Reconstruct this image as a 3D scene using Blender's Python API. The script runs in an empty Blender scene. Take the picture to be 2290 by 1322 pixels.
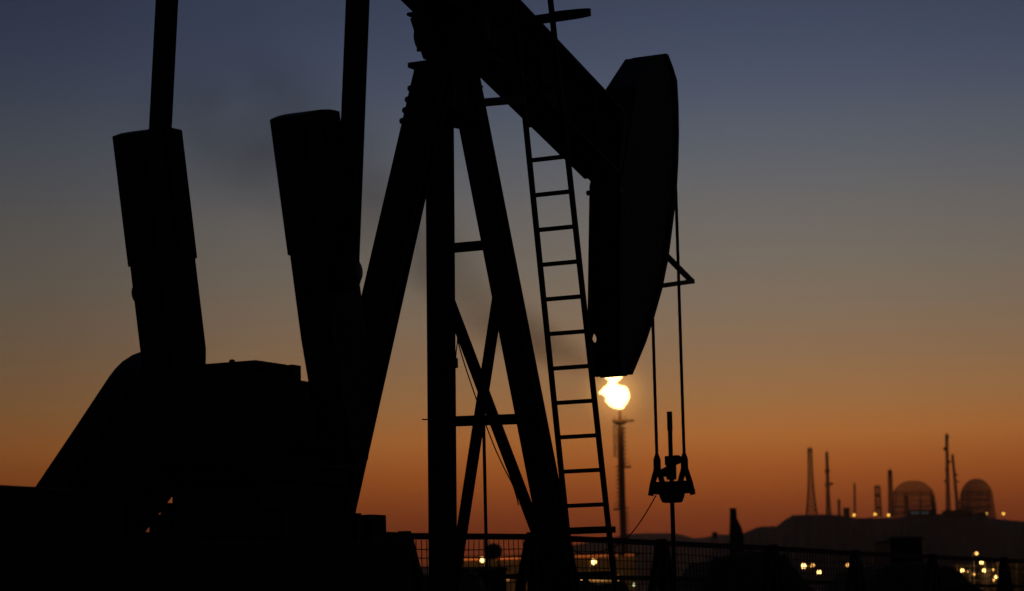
import bpy, math, random
from mathutils import Vector, Matrix
random.seed(7)
SC = bpy.context.scene
COL = SC.collection
R = math.radians

# ------------------------------------------------------------------ camera
F, W, H = 5500.0, 2290.0, 1322.0            # focal length and frame of the photograph, in its pixels
PITCH, ROLL, CZ = R(7.3), R(1.3), 1.5
UPV = Vector((0, -math.sin(PITCH), math.cos(PITCH)))
FWD = Vector((0, math.cos(PITCH), math.sin(PITCH)))
RGT = Vector((1, 0, 0))
cr, sr = math.cos(ROLL), math.sin(ROLL)
cx, cy = RGT * cr - UPV * sr, RGT * sr + UPV * cr
cam = bpy.data.cameras.new('camera')
cam.sensor_width = 36.0
cam.lens = 36.0 * F / W
cam.clip_start, cam.clip_end = 0.1, 20000
cam.dof.use_dof = True
cam.dof.focus_distance = 22.5
cam.dof.aperture_fstop = 2.8
cam.dof.aperture_blades = 0
cam_o = bpy.data.objects.new('camera', cam)
M = Matrix.Identity(4)
for i in range(3):
    M[i][0], M[i][1], M[i][2] = cx[i], cy[i], -FWD[i]
M[2][3] = CZ
cam_o.matrix_world = M
COL.objects.link(cam_o)
SC.camera = cam_o

# ------------------------------------------------------------------ sky (the sun has set behind the well, a little right of it)
SUN_AZ = R(5.4)                              # from +Y towards +X
world = bpy.data.worlds.new('World')
SC.world = world
world.use_nodes = True
nt = world.node_tree
nt.nodes.clear()
def N(tree, typ, **kw):
    n = tree.nodes.new(typ)
    for k, v in kw.items():
        if k.startswith('i_'):
            n.inputs[int(k[2:])].default_value = v
        else:
            setattr(n, k, v)
    return n
def lin(c):
    return tuple((v / 255 / 12.92) if v <= 10 else ((v / 255 + 0.055) / 1.055) ** 2.4 for v in c)
tc = N(nt, 'ShaderNodeTexCoord')
sep = N(nt, 'ShaderNodeSeparateXYZ')
nt.links.new(tc.outputs['Generated'], sep.inputs[0])
mr = N(nt, 'ShaderNodeMapRange', i_1=0.0, i_2=0.5, i_3=0.0, i_4=1.0)
nt.links.new(sep.outputs['Z'], mr.inputs[0])
ramp = N(nt, 'ShaderNodeValToRGB')
nt.links.new(mr.outputs[0], ramp.inputs[0])
STOPS = [(1300, (104, 40, 18)), (1190, (134, 57, 23)), (1130, (157, 75, 29)), (1060, (176, 94, 38)), (990, (186, 113, 54)),
         (900, (168, 119, 73)), (800, (150, 117, 86)), (700, (136, 116, 96)), (600, (124, 114, 102)), (500, (114, 109, 104)),
         (400, (102, 103, 107)), (300, (90, 96, 107)), (200, (79, 87, 105)), (100, (70, 79, 101)), (0, (63, 72, 95)),
         (-700, (43, 50, 70)), (-1800, (26, 31, 48))]
els = ramp.color_ramp.elements
while len(els) > 1:
    els.remove(els[-1])
for k, (y, c) in enumerate(STOPS):
    e = els[0] if k == 0 else els.new(0.5)
    e.position = min(1.0, math.sin(math.atan((1365 - y) / F)) / 0.5)
    e.color = lin(c) + (1.0,)
# fall-off of the glow with the angle from where the sun went down
flat = N(nt, 'ShaderNodeVectorMath', operation='MULTIPLY')
flat.inputs[1].default_value = (1, 1, 0)
nt.links.new(tc.outputs['Generated'], flat.inputs[0])
nrm = N(nt, 'ShaderNodeVectorMath', operation='NORMALIZE')
nt.links.new(flat.outputs[0], nrm.inputs[0])
dot = N(nt, 'ShaderNodeVectorMath', operation='DOT_PRODUCT')
dot.inputs[1].default_value = (math.sin(SUN_AZ), math.cos(SUN_AZ), 0)
nt.links.new(nrm.outputs[0], dot.inputs[0])
acs = N(nt, 'ShaderNodeMath', operation='ARCCOSINE')
nt.links.new(dot.outputs['Value'], acs.inputs[0])
azr = N(nt, 'ShaderNodeValToRGB')
azm = N(nt, 'ShaderNodeMath', operation='DIVIDE', i_1=math.pi)
nt.links.new(acs.outputs[0], azm.inputs[0])
nt.links.new(azm.outputs[0], azr.inputs[0])
azr.color_ramp.interpolation = 'B_SPLINE'
ae = azr.color_ramp.elements
ae[0].position, ae[0].color = 0.0, (1, 1, 1, 1)
ae[1].position, ae[1].color = 1.0, (.06, .062, .07, 1)
for p, v in ((0.025, (.96, .96, .96)), (0.065, (.74, .75, .76)), (0.088, (.56, .57, .58)), (0.13, (.43, .44, .45)), (0.25, (.28, .285, .30)), (0.5, (.11, .114, .125))):
    e = ae.new(p)
    e.color = v + (1,)
mul = N(nt, 'ShaderNodeMix', data_type='RGBA', blend_type='MULTIPLY')
mul.inputs[0].default_value = 1.0
nt.links.new(ramp.outputs[0], mul.inputs[6])
nt.links.new(azr.outputs[0], mul.inputs[7])
# faint twilight of the physical sky on top
sky = N(nt, 'ShaderNodeTexSky', sky_type='NISHITA', sun_disc=False, sun_elevation=R(-4.0), sun_rotation=SUN_AZ, altitude=50, dust_density=3.0)
SKY_STRENGTH = 0.02
bg1 = N(nt, 'ShaderNodeBackground', i_1=1.0)
bg2 = N(nt, 'ShaderNodeBackground', i_1=SKY_STRENGTH)
add = N(nt, 'ShaderNodeAddShader')
wout = N(nt, 'ShaderNodeOutputWorld')
nt.links.new(mul.outputs[2], bg1.inputs[0])
nt.links.new(sky.outputs[0], bg2.inputs[0])
nt.links.new(bg1.outputs[0], add.inputs[0])
nt.links.new(bg2.outputs[0], add.inputs[1])
nt.links.new(add.outputs[0], wout.inputs['Surface'])
world.cycles.sampling_method = 'AUTOMATIC'

SC.view_settings.view_transform = 'Standard'
SC.view_settings.look = 'None'
SC.view_settings.exposure = 0.0
SC.view_settings.gamma = 1.0
SC.view_settings.use_curve_mapping = False
SC.render.engine = 'CYCLES'
SC.cycles.use_denoising = True
SC.cycles.max_bounces = 6
SC.cycles.volume_bounces = 1
SC.cycles.volume_max_steps = 128
SC.cycles.sample_clamp_indirect = 4.0

# ------------------------------------------------------------------ helpers
def ray(px, py):
    d = FWD + cx * ((px - W / 2) / F) - cy * ((py - H / 2) / F)
    return d
def at(px, py, Y):                           # the world point seen there at distance Y
    d = ray(px, py)
    return d * (Y / d.y) + Vector((0, 0, CZ))

TH, Y0 = R(27), 22.0                         # heading of the pumpjack and its distance
O = Vector((at(1012, 140, Y0).x, Y0))
AX = Vector((math.sin(TH), math.cos(TH)))
LX = Vector((math.cos(TH), -math.sin(TH)))
def solve(px, py, base, v):
    d = ray(px, py)
    # base + k v = t d
    det = -v.x * d.y + v.y * d.x
    k = (base.x * d.y - base.y * d.x) / det
    t = (base.y + k * v.y) / d.y
    return k, t * d.z + CZ
def on_l(px, py, l=0.0):                     # (along beam, height) in the upright plane at lateral l
    return solve(px, py, O + LX * l, AX)
def on_a(px, py, a=0.0):                     # (lateral, height) in the upright plane across the beam at a
    return solve(px, py, O + AX * a, LX)
def J(a, l, z):                              # pumpjack local coordinates
    return Vector((a, -l, z))

class MB:
    def __init__(self):
        self.v, self.f = [], []
    def add(self, vs, fs):
        n = len(self.v)
        self.v += [tuple(v) for v in vs]
        self.f += [tuple(i + n for i in f) for f in fs]
        return self
    def hexa(self, c8):
        return self.add(c8, [(0, 3, 2, 1), (4, 5, 6, 7), (0, 1, 5, 4), (1, 2, 6, 5), (2, 3, 7, 6), (3, 0, 4, 7)])
    def box(self, lo, hi):
        (x0, y0, z0), (x1, y1, z1) = lo, hi
        return self.hexa([(x0, y0, z0), (x1, y0, z0), (x1, y1, z0), (x0, y1, z0), (x0, y0, z1), (x1, y0, z1), (x1, y1, z1), (x0, y1, z1)])
    def frame(self, p, q, up):
        d = (q - p).normalized()
        s = d.cross(up)
        if s.length < 1e-4:
            s = d.cross(Vector((1, 0.1, 0)))
        s.normalize()
        return d, s, s.cross(d)
    def bar(self, p, q, w, h, up=Vector((0, 0, 1))):          # w across, h along 'up'
        p, q = Vector(p), Vector(q)
        d, s, u = self.frame(p, q, Vector(up))
        s, u = s * w / 2, u * h / 2
        return self.hexa([p - s - u, p + s - u, p + s + u, p - s + u, q - s - u, q + s - u, q + s + u, q - s + u])
    def ibeam(self, p, q, w, h, tf, tw, up=Vector((0, 0, 1))):
        p, q = Vector(p), Vector(q)
        d, s, u = self.frame(p, q, Vector(up))
        o = u * (h / 2 - tf / 2)
        self.bar(p + o, q + o, w, tf, u); self.bar(p - o, q - o, w, tf, u)
        return self.bar(p, q, tw, h - 2 * tf - .002, u)
    def tube(self, pts, r, n=10, cap=True, r1=None):
        pts = [Vector(p) for p in pts]
        m = len(pts)
        rings = []
        ref = Vector((0, 0, 1))
        for i, p in enumerate(pts):
            t = (pts[min(i + 1, m - 1)] - pts[max(i - 1, 0)]).normalized()
            if abs(t.dot(ref)) > 0.95:
                ref = Vector((1, 0, 0)) if abs(t.x) < .9 else Vector((0, 1, 0))
            s = t.cross(ref).normalized(); u = s.cross(t)
            ref = u
            rr = r if r1 is None else r + (r1 - r) * i / (m - 1)
            rings.append([p + (s * math.cos(2 * math.pi * k / n) + u * math.sin(2 * math.pi * k / n)) * rr for k in range(n)])
        fs = [(i * n + k, i * n + (k + 1) % n, (i + 1) * n + (k + 1) % n, (i + 1) * n + k) for i in range(m - 1) for k in range(n)]
        if cap:
            fs += [tuple(range(n - 1, -1, -1)), tuple((m - 1) * n + k for k in range(n))]
        return self.add([v for rg in rings for v in rg], fs)
    def prism(self, prof, l0, l1):                            # profile of (a, z), extruded from lateral l0 to l1
        n = len(prof)
        vs = [J(a, l0, z) for a, z in prof] + [J(a, l1, z) for a, z in prof]
        fs = [tuple(range(n)), tuple(range(2 * n - 1, n - 1, -1))] + [(i, i + n, (i + 1) % n + n, (i + 1) % n) for i in range(n)]
        return self.add(vs, fs)
    def lathe(self, c, prof, n=24, axis=None):                # profile of (radius, height) about the upright at c
        c = Vector(c)
        vs, fs = [], []
        ax = Vector(axis).normalized() if axis is not None else Vector((0, 0, 1))
        s = ax.cross(Vector((1, 0, 0)) if abs(ax.x) < .9 else Vector((0, 1, 0))).normalized(); u = ax.cross(s)
        for r, z in prof:
            vs += [c + ax * z + (s * math.cos(2 * math.pi * k / n) + u * math.sin(2 * math.pi * k / n)) * r for k in range(n)]
        for i in range(len(prof) - 1):
            fs += [(i * n + k, i * n + (k + 1) % n, (i + 1) * n + (k + 1) % n, (i + 1) * n + k) for k in range(n)]
        fs += [tuple(range(n - 1, -1, -1)), tuple((len(prof) - 1) * n + k for k in range(n))]
        return self.add(vs, fs)
    def build(self, name, mat, parent=None, smooth=False, bevel=0.0):
        me = bpy.data.meshes.new(name)
        me.from_pydata(self.v, [], self.f)
        me.validate(); me.update()
        import bmesh
        bm = bmesh.new(); bm.from_mesh(me)
        bmesh.ops.recalc_face_normals(bm, faces=bm.faces)
        bm.to_mesh(me); bm.free()
        if smooth:
            for p in me.polygons:
                p.use_smooth = len(p.vertices) == 4
            me.set_sharp_from_angle(angle=R(40))
        me.materials.append(mat)
        o = bpy.data.objects.new(name, me)
        COL.objects.link(o)
        if parent:
            o.parent = parent
        if bevel:
            b = o.modifiers.new('bevel', 'BEVEL'); b.width = bevel; b.segments = 2; b.limit_method = 'ANGLE'
        return o

def tag(o, label=None, cat=None, group=None, kind=None):
    for k, v in (('label', label), ('category', cat), ('group', group), ('kind', kind)):
        if v:
            o[k] = v
    return o
def empty(name, loc, rz=0.0):
    o = bpy.data.objects.new(name, None)
    COL.objects.link(o)
    o.location = loc; o.rotation_euler = (0, 0, rz)
    o.empty_display_size = .2
    return o

def material(name, col, rough=.6, metal=0.0, var=.35, scale=4.0, bump=.2, col2=None, spec=.5):
    m = bpy.data.materials.new(name); m.use_nodes = True
    t = m.node_tree; b = t.nodes['Principled BSDF']
    b.inputs['Roughness'].default_value = rough
    b.inputs['Metallic'].default_value = metal
    b.inputs['Specular IOR Level'].default_value = spec
    tx = N(t, 'ShaderNodeTexCoord')
    ns = N(t, 'ShaderNodeTexNoise'); ns.inputs['Scale'].default_value = scale; ns.inputs['Detail'].default_value = 6
    t.links.new(tx.outputs['Object'], ns.inputs['Vector'])
    rp = N(t, 'ShaderNodeValToRGB')
    c2 = col2 or tuple(c * (1 - var) for c in col)
    rp.color_ramp.elements[0].position, rp.color_ramp.elements[0].color = .35, tuple(c2) + (1,)
    rp.color_ramp.elements[1].position, rp.color_ramp.elements[1].color = .7, tuple(col) + (1,)
    t.links.new(ns.outputs['Fac'], rp.inputs[0]); t.links.new(rp.outputs[0], b.inputs['Base Color'])
    if bump:
        n2 = N(t, 'ShaderNodeTexNoise'); n2.inputs['Scale'].default_value = scale * 6; n2.inputs['Detail'].default_value = 4
        bp = N(t, 'ShaderNodeBump'); bp.inputs['Strength'].default_value = bump; bp.inputs['Distance'].default_value = .01
        t.links.new(tx.outputs['Object'], n2.inputs['Vector']); t.links.new(n2.outputs['Fac'], bp.inputs['Height']); t.links.new(bp.outputs[0], b.inputs['Normal'])
    return m
def emitter(name, col, strength):
    m = bpy.data.materials.new(name); m.use_nodes = True
    t = m.node_tree; t.nodes.clear()
    e = N(t, 'ShaderNodeEmission'); e.inputs[0].default_value = tuple(col) + (1,); e.inputs[1].default_value = strength
    o = N(t, 'ShaderNodeOutputMaterial'); t.links.new(e.outputs[0], o.inputs[0])
    return m

M_PAINT = material('black_painted_steel', (.016, .016, .017), .62, 0, .4, 3, .15, col2=(.012, .010, .008), spec=.25)
M_STEEL = material('greasy_steel', (.06, .055, .05), .45, .7, .5, 6, .2)
M_CABLE = material('wire_rope', (.05, .047, .043), .5, .6, .4, 40, .3)
M_RUBBER = material('black_cable_sheath', (.02, .02, .02), .7, 0, .3, 10, .1)
M_FENCE = material('weathered_black_steel', (.03, .028, .026), .7, .3, .4, 8, .1)
M_CONC = material('stained_concrete', (.16, .15, .14), .9, 0, .45, 2, .4)
M_SOIL = material('oily_desert_soil', (.07, .055, .042), .95, 0, .4, .35, .5)
M_ROCK = material('dark_limestone_hill', (.075, .06, .05), .95, 0, .4, .02, 0)
M_FARM = material('mast_steel', (.05, .042, .038), .6, .5, .3, .5, 0)
M_WALLP = material('sandy_metal_cladding', (.30, .25, .19), .8, 0, .35, .5, .1)
M_WALLD = material('dark_metal_cladding', (.06, .055, .05), .7, .2, .35, .5, .1)
M_TANK = material('dull_green_tank_paint', (.05, .06, .055), .6, .2, .35, .4, .1)
M_FLARE = material('rusty_flare_steel', (.2, .09, .045), .8, .0, .4, .3, 0)
M_WINDOW = emitter('cool_lit_window', (.55, .75, .8), .045)
M_LAMP = emitter('sodium_lamp_glass', (1, .60, .18), 6.5)
M_LAMP_S = emitter('small_sodium_lamp_glass', (1, .48, .11), 3.2)
M_LAMP_W = emitter('greenish_lamp_glass', (.85, .95, .45), 1.6)
M_LAMP_H = emitter('amber_hill_lamp_glass', (1, .52, .07), 2.6)
M_STRIP = emitter('red_orange_tube_light', (1, .20, .035), .62)
M_DOOR = emitter('lit_doorway', (1, .45, .12), .5)

# ------------------------------------------------------------------ ground and hills
def ground_sheet():
    m = MB()
    xs = [-9000, -2000, -600, -150, -60, -30] + list(range(-20, 31, 2)) + [45, 60, 150, 600, 2000, 9000]
    ys = [-3000, -400, -60, -20] + list(range(-10, 61, 2)) + [75, 100, 150, 300, 700, 2000, 9500]
    for y in ys:
        for x in xs:
            z = -.02
            if abs(x) < 60 and -10 < y < 80:
                z += .05 * math.sin(x * .7 + 1) * math.cos(y * .5) + random.uniform(-.03, .01)
            m.v.append((x, y, z))
    n = len(xs)
    m.f = [(j * n + i, j * n + i + 1, (j + 1) * n + i + 1, (j + 1) * n + i) for j in range(len(ys) - 1) for i in range(n - 1)]
    return m.build('ground', M_SOIL)
tag(ground_sheet(), kind='structure')

def ridge(name, pts, Y, front, back, mat, jag=.4, seed=1):
    rnd = random.Random(seed)
    prof = []
    for (x0, y0), (x1, y1) in zip(pts, pts[1:]):
        k = max(1, int(abs(x1 - x0) / 6))
        for i in range(k):
            prof.append(at(x0 + (x1 - x0) * i / k, y0 + (y1 - y0) * i / k + rnd.uniform(-jag, jag), Y))
    prof.append(at(pts[-1][0], pts[-1][1], Y))
    rows = [(-front, -.3, 0), (-front * .7, .22, .04), (-front * .4, .55, .06), (-front * .15, .85, .03), (0, 1.0, 0), (back * .3, 1.0, .02), (back * .6, .7, .05), (back, -.1, 0)]
    m = MB(); n = len(prof)
    for dy, s, j in rows:
        for p in prof:
            m.v.append((p.x * (1 + dy / Y), Y + dy + rnd.uniform(-1, 1) * j * front, max(-1.0, p.z * (s + rnd.uniform(-j, j))) if s > 0 else -2.0))
    m.f = [(r * n + i, r * n + i + 1, (r + 1) * n + i + 1, (r + 1) * n + i) for r in range(len(rows) - 1) for i in range(n - 1)]
    return tag(m.build(name, mat, smooth=False), kind='structure')
ridge('hill', [(1585, 1240), (1600, 1222), (1640, 1204), (1662, 1192), (1690, 1181), (1702, 1177), (1736, 1177), (1752, 1165), (1772, 1152), (1790, 1151), (1860, 1151),
               (1892, 1154), (1910, 1158), (1985, 1158), (2005, 1160), (2030, 1152), (2052, 1148), (2092, 1149), (2106, 1149), (2120, 1147), (2172, 1148), (2196, 1154), (2226, 1160),
               (2290, 1166), (2500, 1172), (2900, 1200), (3300, 1290)], 1500, 420, 500, M_ROCK, .9, 3)
ridge('distant_hill', [(600, 1300), (1000, 1262), (1180, 1238), (1300, 1216), (1380, 1200), (1420, 1193), (1505, 1192), (1530, 1197), (1548, 1203), (1575, 1202), (1592, 1198), (1602, 1195), (1650, 1195),
                       (1720, 1190), (1900, 1200), (2200, 1220)], 3200, 500, 600, M_ROCK, .4, 5)
def mound(name, cpx, hw, top, Y, seed):
    rnd = random.Random(seed)
    p = at(cpx, top, Y)
    w = hw * Y / F
    m = MB(); n = 28
    for j in range(n + 1):
        for i in range(n + 1):
            u, v = i / n * 2 - 1, j / n * 2 - 1
            e = max(abs(u) ** 1.0, abs(v) ** 1.4)
            hgt = max(0.0, 1 - max(0, (e - .38) / .62)) ** .9
            z = p.z * hgt + (rnd.uniform(-.06, .06) + .08 * math.sin(7 * u + seed)) * (hgt > 0)
            m.v.append((p.x + u * w, Y + v * 9, z - .1))
    m.f = [(j * (n + 1) + i, j * (n + 1) + i + 1, (j + 1) * (n + 1) + i + 1, (j + 1) * (n + 1) + i) for j in range(n) for i in range(n)]
    return tag(m.build(name, M_SOIL), kind='structure')
mound('earth_mound', 1640, 205, 1241, 62, 1)
mound('earth_mound', 1995, 212, 1263, 70, 2)
mound('earth_mound', 1330, 130, 1298, 58, 4)
mound('earth_mound', 1010, 150, 1283, 64, 5)

# ------------------------------------------------------------------ the pumpjack
JACK = empty('pumpjack', (O.x, O.y, 0), math.pi / 2 - TH)
tag(JACK, 'huge black beam pumpjack silhouetted against the dusk sky', 'pumpjack')

# walking beam: underside and top lines taken on its two edges
BW = .42
b0, b1 = on_l(897, 0, -BW / 2), on_l(1320, 415, -BW / 2)
t0, t1 = on_l(1165, 0, BW / 2), on_l(1355, 200, BW / 2)
def line(p, q, a):
    return p[1] + (q[1] - p[1]) * (a - p[0]) / (q[0] - p[0])
slope = ((b1[1] - b0[1]) / (b1[0] - b0[0]) + (t1[1] - t0[1]) / (t1[0] - t0[0])) / 2
def beam_z(a, s):                            # s -1 underside, +1 top
    zb, zt = line(b0, b1, 1.0), line(t0, t1, 1.0)
    return (zb if s < 0 else zt) + slope * (a - 1.0)
A_TAIL, A_NOSE = -3.75, 3.3
depth = (beam_z(0, 1) - beam_z(0, -1)) * math.cos(math.atan(slope))
bm = MB()
mid = lambda a: J(a, 0, (beam_z(a, 1) + beam_z(a, -1)) / 2)
bm.ibeam(mid(A_TAIL), mid(A_NOSE), BW, depth, .035, .03)
beam = bm.build('walking_beam', M_PAINT, JACK)
nz0, nz1 = mid(3.305), mid(3.7)
MB().bar(nz0, nz1, .34, depth + .005).build('beam_nose', M_PAINT, beam)
for a in (-2.6, -1.3, -.35, .35, 1.5, 2.7):
    for s in (-1, 1):
        MB().box((a - .012, s * .1 - .085, beam_z(a, -1) + .05), (a + .012, s * .1 + .085, beam_z(a, 1) - .05)).build('web_stiffener', M_PAINT, beam)

# horse head
HW = .18
prof = [on_l(1355, 199, -HW), on_l(1398, 133, -HW), on_l(1490, 122, HW), on_l(1500, 148, HW), on_l(1510, 180, HW), on_l(1513, 235, HW), on_l(1514, 300, HW), on_l(1512.5, 360, HW), on_l(1510, 410, HW), on_l(1505, 465, HW),
        on_l(1498, 520, HW), on_l(1490, 580, HW), on_l(1477, 645, HW), on_l(1458, 712, HW), on_l(1440, 766, HW), on_l(1410, 838, HW), on_l(1320, 843, -HW), on_l(1313, 780, -HW), on_l(1315, 620, -HW), on_l(1318, 418, -HW)]
hh = MB()
hprof = [(a + (.17 if i == 16 else .32 if i == 17 else .2 if i == 18 else 0), z) for i, (a, z) in enumerate(prof)]
hh.prism(hprof, -HW + .031, HW - .031)
head = hh.build('horse_head', M_PAINT, JACK)
# cheek plates with the lifting eye drilled through at the toe
arc = prof[2:16]
inner = [(a - .16, z - .02) for a, z in arc]
sk = MB()
n = len(arc)
for l0, l1 in ((-HW - .02, HW + .02),):
    vs = [J(a + .012, l, z) for l in (l0, l1) for a, z in arc] + [J(a - .05, l, z) for l in (l0, l1) for a, z in arc]
    fs = []
    for i in range(n - 1):
        fs += [(i, i + 1, n + i + 1, n + i), (2 * n + i, 3 * n + i, 3 * n + i + 1, 2 * n + i + 1), (i, 2 * n + i, 2 * n + i + 1, i + 1), (n + i, n + i + 1, 3 * n + i + 1, 3 * n + i)]
    fs += [(0, n, 3 * n, 2 * n), (n - 1, 3 * n - 1, 4 * n - 1, 2 * n - 1)]
    sk.add(vs, fs)
sk.build('arc_plate', M_PAINT, head)
MB().prism(prof, HW - .028, HW).build('cheek_plate', M_PAINT, head)
ec = on_l(1326.5, 757, -HW)
def half(k0, k1):
    return [(ec[0] + .078 * math.cos(R(t)), ec[1] + .05 * math.sin(R(t))) for t in range(k0, k1, 20)]
i_r = 14
zc_ = ec[1]
def cutx(p, q):
    t = (zc_ - p[1]) / (q[1] - p[1])
    return (p[0] + (q[0] - p[0]) * t, zc_)
front_cut = cutx(prof[13], prof[14]); rear_cut = cutx(prof[17], prof[16])
upper = prof[:14] + [front_cut] + half(0, 181) + [rear_cut, prof[17], prof[18], prof[19]]
lower = [front_cut, prof[14], prof[15], prof[16], rear_cut] + [(ec[0] + .078 * math.cos(R(t)), ec[1] + .05 * math.sin(R(t))) for t in range(180, 361, 20)]
cm = MB(); cm.prism(upper, -HW, -HW + .028); cm.prism(lower, -HW, -HW + .028)
cm.build('cheek_plate', M_PAINT, head)
e = on_l(1316, 432, -HW)
MB().tube([J(e[0] - .005, -HW - .012, e[1]), J(e[0] - .005, HW + .012, e[1])], .026, 12).build('hinge_pin', M_STEEL, head)
# triangular cable guard on the arc face
for s in (-1, 1):
    q0, q1, q2 = on_l(1494, 565, HW), on_l(1547, 629, .0), on_l(1477, 640, HW)
    MB().bar(J(q0[0], s * .013 + HW - .05, q0[1]), J(q1[0], s * .013, q1[1]), .026, .042).build('guard_strut', M_PAINT, head)
    MB().bar(J(q1[0] + .02, s * .013, q1[1]), J(q2[0], s * .013 + HW - .05, q2[1]), .026, .048).build('guard_strut', M_PAINT, head)
for px, py in ((1489, 598), (1482, 617)):
    q = on_l(px, py, HW)
    MB().box(J(q[0] - .04, .1, q[1] - .06), J(q[0] + .025, .02, q[1] + .05)).build('clip', M_STEEL, head)

# samson post: two front legs, one rear leg
f_top, f_bot = on_l(1036, 300, 0), on_l(1113, 1190, 0)
def front_a(z):
    return f_top[0] + (f_bot[0] - f_top[0]) * (z - f_top[1]) / (f_bot[1] - f_top[1])
def front_pt(px, py):                        # a point of the sloping front frame
    a = .5
    for _ in range(6):
        l, z = on_a(px, py, a)
        a = front_a(z)
    return J(a, l, z)
def leg_line(p_hi, p_lo):
    hi, lo = front_pt(*p_hi), front_pt(*p_lo)
    d = (lo - hi)
    ztop, zbot = f_top[1] + .55, .55
    return hi + d * ((ztop - hi.z) / d.z), hi + d * ((zbot - hi.z) / d.z)
fup = Vector((1, 0, .25))
for hi, lo, w in (((984.5, 470), (990, 1190), .23), ((1060, 280), (1238, 1190), .25)):
    p, q = leg_line(hi, lo)
    lg = MB().ibeam(p, q, w, .13, .022, .08, fup).build('post_leg', M_PAINT, JACK)
    MB().box(q + Vector((-.25, -.25, -.03)), q + Vector((.25, .25, .03))).build('foot_plate', M_PAINT, lg)
r_hi, r_lo = on_l(943, 280, 0), on_l(749, 1130, 0)
d = J(r_lo[0] - r_hi[0], 0, r_lo[1] - r_hi[1])
ph = J(r_hi[0], 0, r_hi[1])
p = ph + d * ((f_top[1] + .5 - ph.z) / d.z); q = ph + d * ((.55 - ph.z) / d.z)
rl = MB().ibeam(p, q, .335, .14, .02, .28, Vector((1, 0, .3))).build('post_leg', M_PAINT, JACK)
MB().box(q + Vector((-.3, -.3, -.03)), q + Vector((.3, .3, .03))).build('foot_plate', M_PAINT, rl)
for px, py in ((918, 197), (912, 222), (906, 246), (900, 270)):
    k = on_l(px, py, -.17)
    c = J(k[0] + .02, -.17, k[1])
    MB().lathe(c + Vector((.06, 0, .012)), [(.03, 0), (.03, .09), (.018, .1)], 8, axis=(-1, .0, -.2)).build('bolt', M_STEEL, rl)
# gussets joining the legs under the bearing
g = [front_pt(1000, 283), front_pt(1045, 291), front_pt(1075, 190), front_pt(960, 190)]
gm = MB()
off = Vector((.05, 0, .0))
gm.hexa([v - off for v in g] + [v + off for v in g])
gm.build('gusset_plate', M_PAINT, JACK)
zt = on_a(930, 148, 0)[1]
zt = on_a(911, 147, -.12)[1]
l_left = on_a(911, 147, -.12)[0]
tp = MB().box(J(-.12, .42, zt - .02), J(.34, l_left, zt + .03))
tp.build('top_plate', M_PAINT, JACK, bevel=.008)
cap = MB().hexa([J(-.4, .2, zt - .52), J(.2, .2, zt - .52), J(.2, -.24, zt - .52), J(-.4, -.24, zt - .52), J(-.25, .13, zt - .05), J(.15, .13, zt - .05), J(.15, -.2, zt - .05), J(-.25, -.2, zt - .05)])
cap.build('post_head', M_PAINT, JACK, bevel=.01)
# saddle bearing
lb = on_a(928, 60, 0)[0]
zb = on_a(922, 60, 0)[1]
zb1 = on_a(945, 128, 0)[1]
br = MB().lathe(J(0, lb, zb - .12), [(.08, .03), (.12, .05), (.15, .1), (.15, .28), (.12, .34), (.12, 2 * -lb - .34), (.15, 2 * -lb - .28), (.15, 2 * -lb - .1), (.12, 2 * -lb - .05), (.08, 2 * -lb - .03)], 20, axis=(0, -1, 0))
sb = br.build('saddle_bearing', M_PAINT, JACK, smooth=True)
for s in (-1, 1):
    l = abs(lb) - .16
    MB().hexa([J(-.16, s * (l - .1) - .1, zt + .03), J(.16, s * (l - .1) - .1, zt + .03), J(.16, s * (l - .1) + .1, zt + .03), J(-.16, s * (l - .1) + .1, zt + .03),
               J(-.15, s * l - .14, zb + .05), J(.15, s * l - .14, zb + .05), J(.15, s * l + .14, zb + .05), J(-.15, s * l + .14, zb + .05)]).build('bearing_pedestal', M_PAINT, sb, bevel=.02)
    for a in (-.2, .2):
        MB().lathe(J(a * .6, s * (l + .05), zt + .12), [(.03, 0), (.03, .09), (.018, .1), (.018, .16)], 6).build('bolt', M_STEEL, sb)
MB().box(J(-.3, BW / 2 + .1, zb + .06), J(.3, -BW / 2 - .1, beam_z(-.3, -1) - .0)).build('saddle_block', M_PAINT, JACK, bevel=.015)

# bracing of the front frame
def brace(name, p0, p1, w, parent=JACK, dy=.0):
    a, b = front_pt(*p0), front_pt(*p1)
    off = Vector((dy, 0, 0))
    return MB().bar(a + off, b + off, .035, w, fup.cross(b - a)).build(name, M_PAINT, parent)
brace('cross_bar', (1000, 556), (1098, 547), .09)
brace('cross_bar', (1000, 943), (1190, 936), .092)
brace('diagonal_brace', (1010, 678), (1213, 1215), .103, dy=-.03)
brace('diagonal_brace', (1113, 645), (1008, 1330), .10, dy=.03)
q = front_pt(1019, 812)
MB().box(q + Vector((-.02, -.014, -.045)), q + Vector((.02, .014, .045))).build('cable_clamp', M_STEEL, JACK)
q = front_pt(955, 940)
MB().bar(q + Vector((0, .05, .01)), q + Vector((0, -.1, .0)), .012, .012).build('stub_pin', M_STEEL, JACK)
p = front_pt(1093, 948); q = front_pt(1095, 1290)
MB().tube([p + Vector((-.1, 0, 0)), Vector((p.x - .1, p.y, .6))], .016, 8).build('brake_rod', M_STEEL, JACK)

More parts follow.
